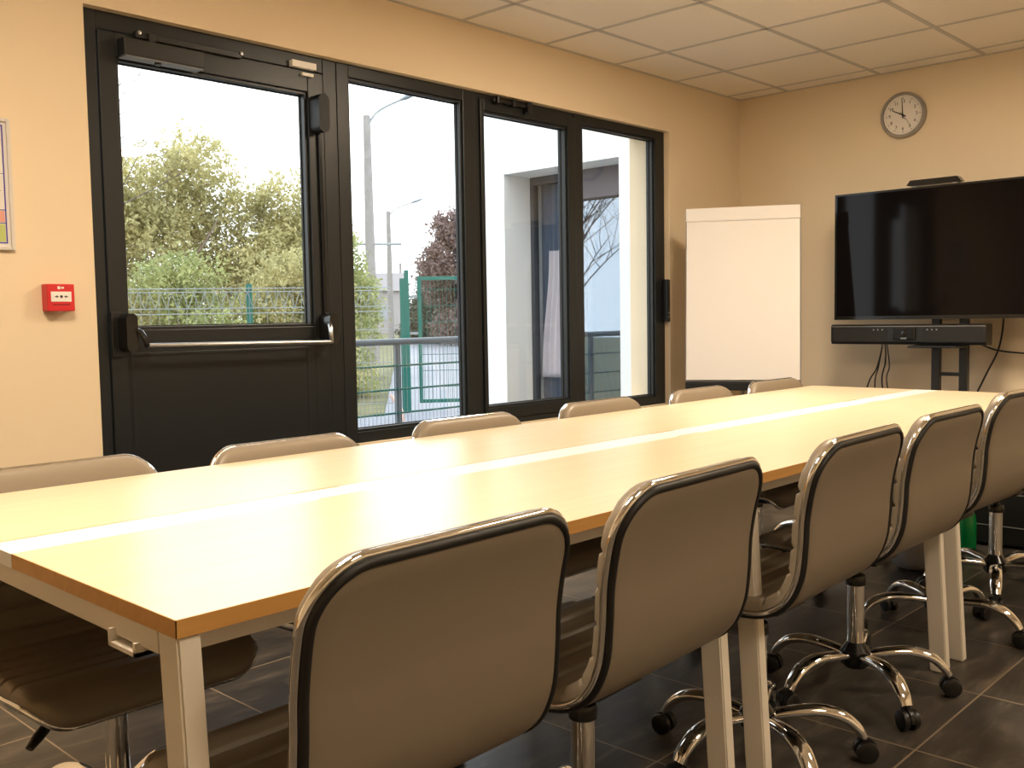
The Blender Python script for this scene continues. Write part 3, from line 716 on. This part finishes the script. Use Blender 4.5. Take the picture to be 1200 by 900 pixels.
# terrace, ground, road
struct('ground_outside', B(-30, 90, W+WT, 90, -.35, -.06), m_grass)
struct('terrace', B(-2, AX, W+WT, 5.60, -.06, -.015), m_terrace)
dirn = Vector((.636, .772, 0)); prp = Vector((.772, -.636, 0))
rdv = bmesh.new()
def quadslab(bm, pts, z0, z1): ext(bm, [(p[0], p[1]) for p in pts], 'z', z0, z1)
c0 = Vector((8.6, 9.2, 0))
quadslab(rdv, [c0-dirn*3-prp*.9, c0-dirn*3+prp*2.6, c0+dirn*70+prp*3.4, c0+dirn*70+prp*.2], -.06, -.045)
quadslab(rdv, [(2.0, 5.60), (AX+8, 5.60), (AX+9, 7.4), (c0+prp*2.6-dirn*1)[:2], (c0-prp*1.6-dirn*1)[:2], (2.0, 7.6)], -.06, -.042)
struct('road', rdv, m_road)

# guard rail of the terrace
gr = empty('guard_rail', 'grey terrace guard rail with wire mesh outside the tall pane', 'railing', (3.6, 5.50, -.015))
obj('top_rail', tube(bmesh.new(), [(-3.0, 0, .945), (1.78, 0, .945)], .024, 14), m_railgrey, gr, smooth=.8)
for x in (-2.6, -.8, 1.00): obj('post', B(x-.024, x+.024, -.012, .014, 0, .93, bev=.002), m_railgrey, gr)
for z in (.772, .600, .428, .256, .09): obj('bar', rod(bmesh.new(), (-3.0, -.016, z), (1.78, -.016, z), .0075, 8), m_green, gr)
wm = bmesh.new()
for i in range(int(4.78/.036)):
    x = -3.0+.036*i; box(wm, x-.0013, x+.0013, -.025, -.0225, .05, .92)
obj('wire_mesh', wm, m_wire, gr)

# garden fence of green posts and wire, running up to the gate
fa, fdir = Vector((6.3, 10.2, -.05)), Vector((.853, -.522, 0))
fang2 = math.atan2(fdir.y, fdir.x)
gf = empty('garden_fence', 'wire mesh garden fence on green posts in front of the hedge beyond the door', 'fence', fa, fang2)
for x in (-7.5, -5, -2.5, 0.0): obj('post', B(x-.035, x+.035, -.035, .035, 0, 1.58, bev=.004), m_green, gf)
wm = bmesh.new()
for z in (.12, .62, 1.02, 1.24, 1.30, 1.49, 1.53): rod(wm, (-8, -.04, z), (1.66, -.04, z), .0055, 5)
for i in range(int(9.6/.10)): x = -8+.10*i; rod(wm, (x, -.045, .02), (x, -.045, 1.56), .0022, 4)
for i in range(int(9.6/.12)):
    x = -8+.12*i; rod(wm, (x, -.04, 1.30), (x+.06, -.04, 1.49), .0035, 4); rod(wm, (x+.06, -.04, 1.49), (x+.12, -.04, 1.30), .0035, 4)
obj('wire_mesh', wm, m_wire, gf)

# green gate
ga = Vector((7.90, 9.28, -.05)); gang = math.atan2(-.62, .785)
gt = empty('garden_gate', 'green metal gate with a mesh panel standing across the street access', 'gate', ga, gang)
obj('gate_post', B(-.055, .0, -.05, .05, 0, 1.64, bev=.004), m_green, gt)
obj('gate_post', B(.0, .055, -.045, .045, 0, 1.74, bev=.004), m_green, gt)
obj('hinge', boxes([(.05, .17, -.012, .012, 1.40, 1.43), (.05, .17, -.012, .012, .95, .98)]), m_wire, gt)
obj('gate_frame', boxes([(.16, .205, -.025, .025, .10, 1.66), (3.0, 3.045, -.025, .025, .10, 1.66), (.205, 3.0, -.025, .025, 1.615, 1.66), (.205, 3.0, -.025, .025, .10, .145)], .004), m_green, gt)
wm = bmesh.new()
for i in range(int(2.78/.05)): x = .22+.05*i; rod(wm, (x, 0, .14), (x, 0, 1.62), .0026, 4)
for i in range(7): rod(wm, (.2, 0, .3+.2*i), (3.0, 0, .3+.2*i), .004, 4)
obj('wire_mesh', wm, m_green, gt)

# street lamps
def lamp(x, y, h_, r, arm, label, m=None, cross=False):
    t = empty('street_lamp', label, 'street lamp', (x, y, -.06), 0, 'street lamps along the road')
    b = bmesh.new(); lathe(b, [(r*1.25, 0), (r, h_*.5), (r*.72, h_)], 14); obj('pole', b, m or m_concrete, t, smooth=.8)
    a = [(0, 0, h_-.25), Vector((.3*arm*prp.x, .3*arm*prp.y, h_+.12)), Vector((arm*prp.x*.9, arm*prp.y*.9, h_+.42))]
    obj('arm', tube(bmesh.new(), catmull(a, 5), .03, 8), m_wire, t)
    q = Vector((arm*prp.x*.86, arm*prp.y*.86, h_+.40)); q2 = Vector((arm*prp.x*1.35, arm*prp.y*1.35, h_+.62))
    obj('lamp_head', tube(bmesh.new(), [q, q.lerp(q2, .3), q.lerp(q2, .75), q2], [.06, .12, .10, .03], 10, squash=.5), mat('lamp_head_grey', (.20, .23, .27), .5), t, smooth=.8)
    if cross: obj('crossarm', rod(bmesh.new(), Vector((-.8*prp.x, -.8*prp.y, h_-3.2)), Vector((.8*prp.x, .8*prp.y, h_-3.2)), .03, 6), m_wire, t)
lamp(15.72, 19.75, 6.25, .125, 1.0, 'tall concrete street lamp pole nearest the window', cross=True)
lamp(31.6, 38.2, 6.5, .14, 1.3, 'street lamp pole second along the road beyond the gate')
lamp(63, 74.5, 6.6, .16, 1.5, 'small distant street lamp pole farthest along the road')

# ------------------------------------------------------------------ vegetation
def foliage(name, blobs, n, size, m, parent, seed):
    """leaf-cluster crown: blobs (x,y,z,rx,ry,rz)"""
    rng = np.random.default_rng(seed); V = []; tot = sum(b[3]*b[4]*b[5] for b in blobs)
    for (x, y, z, rx, ry, rz) in blobs:
        k = max(8, int(n*rx*ry*rz/tot))
        # twigs: small clumps inside the blob, biased to its skin
        nc = max(4, k//14)
        d_ = rng.normal(size=(nc, 3)); d_ /= np.linalg.norm(d_, axis=1)[:, None]
        c_ = d_*(rng.random((nc, 1))**.42)*np.array([rx, ry, rz])+np.array([x, y, z])
        p = np.repeat(c_, 14, axis=0)+rng.normal(size=(nc*14, 3))*size*1.5
        a = rng.normal(size=p.shape); a /= np.linalg.norm(a, axis=1)[:, None]
        b = rng.normal(size=p.shape); b -= a*(a*b).sum(1)[:, None]; b /= np.linalg.norm(b, axis=1)[:, None]
        s = size*(.6+.8*rng.random((len(p), 1)))
        V.append(np.stack([p-a*s, p+b*s*.45, p+a*s, p-b*s*.45], 1).reshape(-1, 3))
    V = np.concatenate(V); V[:, 2] = np.maximum(V[:, 2], .02); nq = len(V)//4
    me = bpy.data.meshes.new(name); me.vertices.add(nq*4); me.vertices.foreach_set('co', V.astype(np.float32).ravel())
    me.loops.add(nq*4); me.loops.foreach_set('vertex_index', np.arange(nq*4, dtype=np.int32))
    me.polygons.add(nq); me.polygons.foreach_set('loop_start', np.arange(0, nq*4, 4, dtype=np.int32))
    me.update(calc_edges=True); me.validate(); me.materials.append(m)
    o = bpy.data.objects.new(name, me); COL.objects.link(o); o.parent = parent; return o
def trunk(parent, h_, r, seed, branches=5, spread=1.0, sub=0, m=None):
    rnd = random.Random(seed); bm = bmesh.new()
    def grow(p, d_, L_, r_, lev):
        pts = [p]; q = p.copy(); dd = d_.copy()
        for i in range(4):
            dd = (dd+Vector((rnd.uniform(-.18, .18), rnd.uniform(-.18, .18), rnd.uniform(-.05, .12)))).normalized(); q = q+dd*(L_/4); pts.append(q.copy())
        tube(bm, pts, [r_*(1-.16*i) for i in range(5)], 6 if lev else 8)
        if lev < sub+1:
            for k in range(branches if lev == 0 else 4):
                t = rnd.uniform(.35, .98); i = min(int(t*4), 3); s_ = pts[i].lerp(pts[i+1], t*4-i)
                a = rnd.uniform(0, 2*math.pi); nd = (dd*.6+Vector((math.cos(a)*spread, math.sin(a)*spread, rnd.uniform(.1, .6)))).normalized()
                grow(s_, nd, L_*rnd.uniform(.42, .65), r_*.5*(1-t*.3), lev+1)
    grow(Vector((0, 0, 0)), Vector((0, 0, 1)), h_, r, 0)
    return obj('trunk', bm, m or m_bark, parent, smooth=1)
def tree(x, y, h_, rad, n, size, m, label, seed, name='tree', low=.15):
    t = empty(name, label, 'tree', (x, y, -.06), 0, 'trees and shrubs beyond the garden fence'); rnd = random.Random(seed)
    trunk(t, h_*.5, .07+.008*h_, seed, 5)
    bl = []
    for k in range(16):
        f = k/15; z = h_*(low+(.93-low)*f); rr = rad*math.sqrt(max(.05, 1-((f-.42)/.62)**2)); a = rnd.uniform(0, 2*math.pi); q = rr*rnd.uniform(.15, .75)
        bl.append((q*math.cos(a), q*math.sin(a), z, rad*rnd.uniform(.34, .5), rad*rnd.uniform(.34, .5), rad*rnd.uniform(.28, .42)))
    foliage('foliage', bl, n, size, m, t, seed); return t
# seen through the door glass
tree(7.7, 16.2, 3.9, 1.5, 20000, .045, m_leaf_olive, 'olive-green bushy tree at the left of the door glass', 11)
tree(9.0, 16.4, 4.35, 1.9, 30000, .045, m_leaf_olive, 'tallest yellow-green tree in the middle of the door glass', 12)
tree(10.6, 15.9, 3.7, 1.4, 18000, .045, m_leaf_olive, 'ragged olive tree to the right of the tallest one behind the fence', 13)
tree(10.9, 14.6, 2.7, 1.0, 12000, .042, m_leaf_green, 'greener tree at the right edge of the door glass', 14)
tree(11.4, 17.6, 3.1, 1.15, 11000, .048, m_leaf_green, 'green tree left of the concrete lamp pole in the tall pane', 15)
for i, (x, y, lab) in enumerate([(5.3, 12.6, 'low yellow-green shrub behind the fence at the left of the door glass'), (6.7, 12.2, 'low yellow-green shrub behind the fence in the middle of the door glass'), (7.9, 11.7, 'low shrub behind the green fence post in the door glass'), (8.75, 12.1, 'low shrub behind the fence left of the green gate')]):
    tree(x, y, 2.0 if i < 3 else 1.6, 1.0 if i < 3 else .85, 15000, .032, m_leaf_olive if i % 2 == 0 else m_leaf_green, lab, 30+i, 'shrub', .08)
# conifer and rust-leaved tree down the road
ct = empty('conifer', 'dark pointed conifer down the road behind the gate', 'tree', (30.3, 33.4, -.06))
trunk(ct, 3.4, .16, 3, 0, .5)
foliage('foliage', [(0, 0, .5+.42*k, 1.75*(1-k/11), 1.75*(1-k/11), .45) for k in range(10)], 22000, .085, m_leaf_conifer, ct, 5)
tree(28.4, 29.7, 5.3, 2.1, 26000, .085, m_leaf_rust, 'rust-brown tree beside the conifer behind the gate', 41)
tree(35.5, 36.8, 1.9, 1.7, 6000, .10, m_leaf_green, 'low green bush beside the road beyond the gate', 42, 'shrub', .1)
# bare tree standing to the left of the view; the annex glass mirrors it
bt_ = empty('bare_tree', 'bare winter tree mirrored in the annex window', 'tree', (2.1, 8.0, -.06))
trunk(bt_, 2.9, .032, 77, 22, .9, 2, mat('dark_twig_bark', (.10, .08, .08), .9))
# pale houses in the haze down the road
def house(x, y, wd, dp, h_, label, ang, m):
    t = empty('house', label, 'house', (x, y, -.06), ang, 'houses far down the road')
    obj('walls', B(-wd/2, wd/2, -dp/2, dp/2, 0, h_), m, t)
    rf = bmesh.new(); ext(rf, [(-dp/2-.3, h_), (dp/2+.3, h_), (0, h_+1.6)], 'x', -wd/2-.3, wd/2+.3); obj('roof', rf, mat('grey_roof', (.22, .21, .22), .8), t)
    for x_ in (-wd*.28, wd*.02, wd*.3): obj('window', B(x_-.5, x_+.5, -dp/2-.03, -dp/2+.02, 1.0, 2.3), mat('house_glass', (.30, .32, .36), .2), t)
house(50, 66, 9, 7, 3.4, 'pale house behind the second lamp pole', -.6, mat('pale_house_render', (.34, .32, .32), .9))
house(38, 55.5, 7, 7, 2.9, 'pinkish house behind the concrete pole', -.6, mat('pink_house_render', (.30, .25, .24), .9))
# curved marker standing by the road behind the guard rail
tag(obj('marker_pipe', tube(bmesh.new(), catmull([(7.05, 8.35, -.05), (7.03, 8.36, .08), (6.97, 8.40, .20), (6.94, 8.43, .26)], 5), .022, 8), mat('pale_orange_pipe', (.75, .50, .42), .6), smooth=1), 'short curved pale pipe standing behind the guard rail', 'pipe')
bpy.context.view_layer.update()
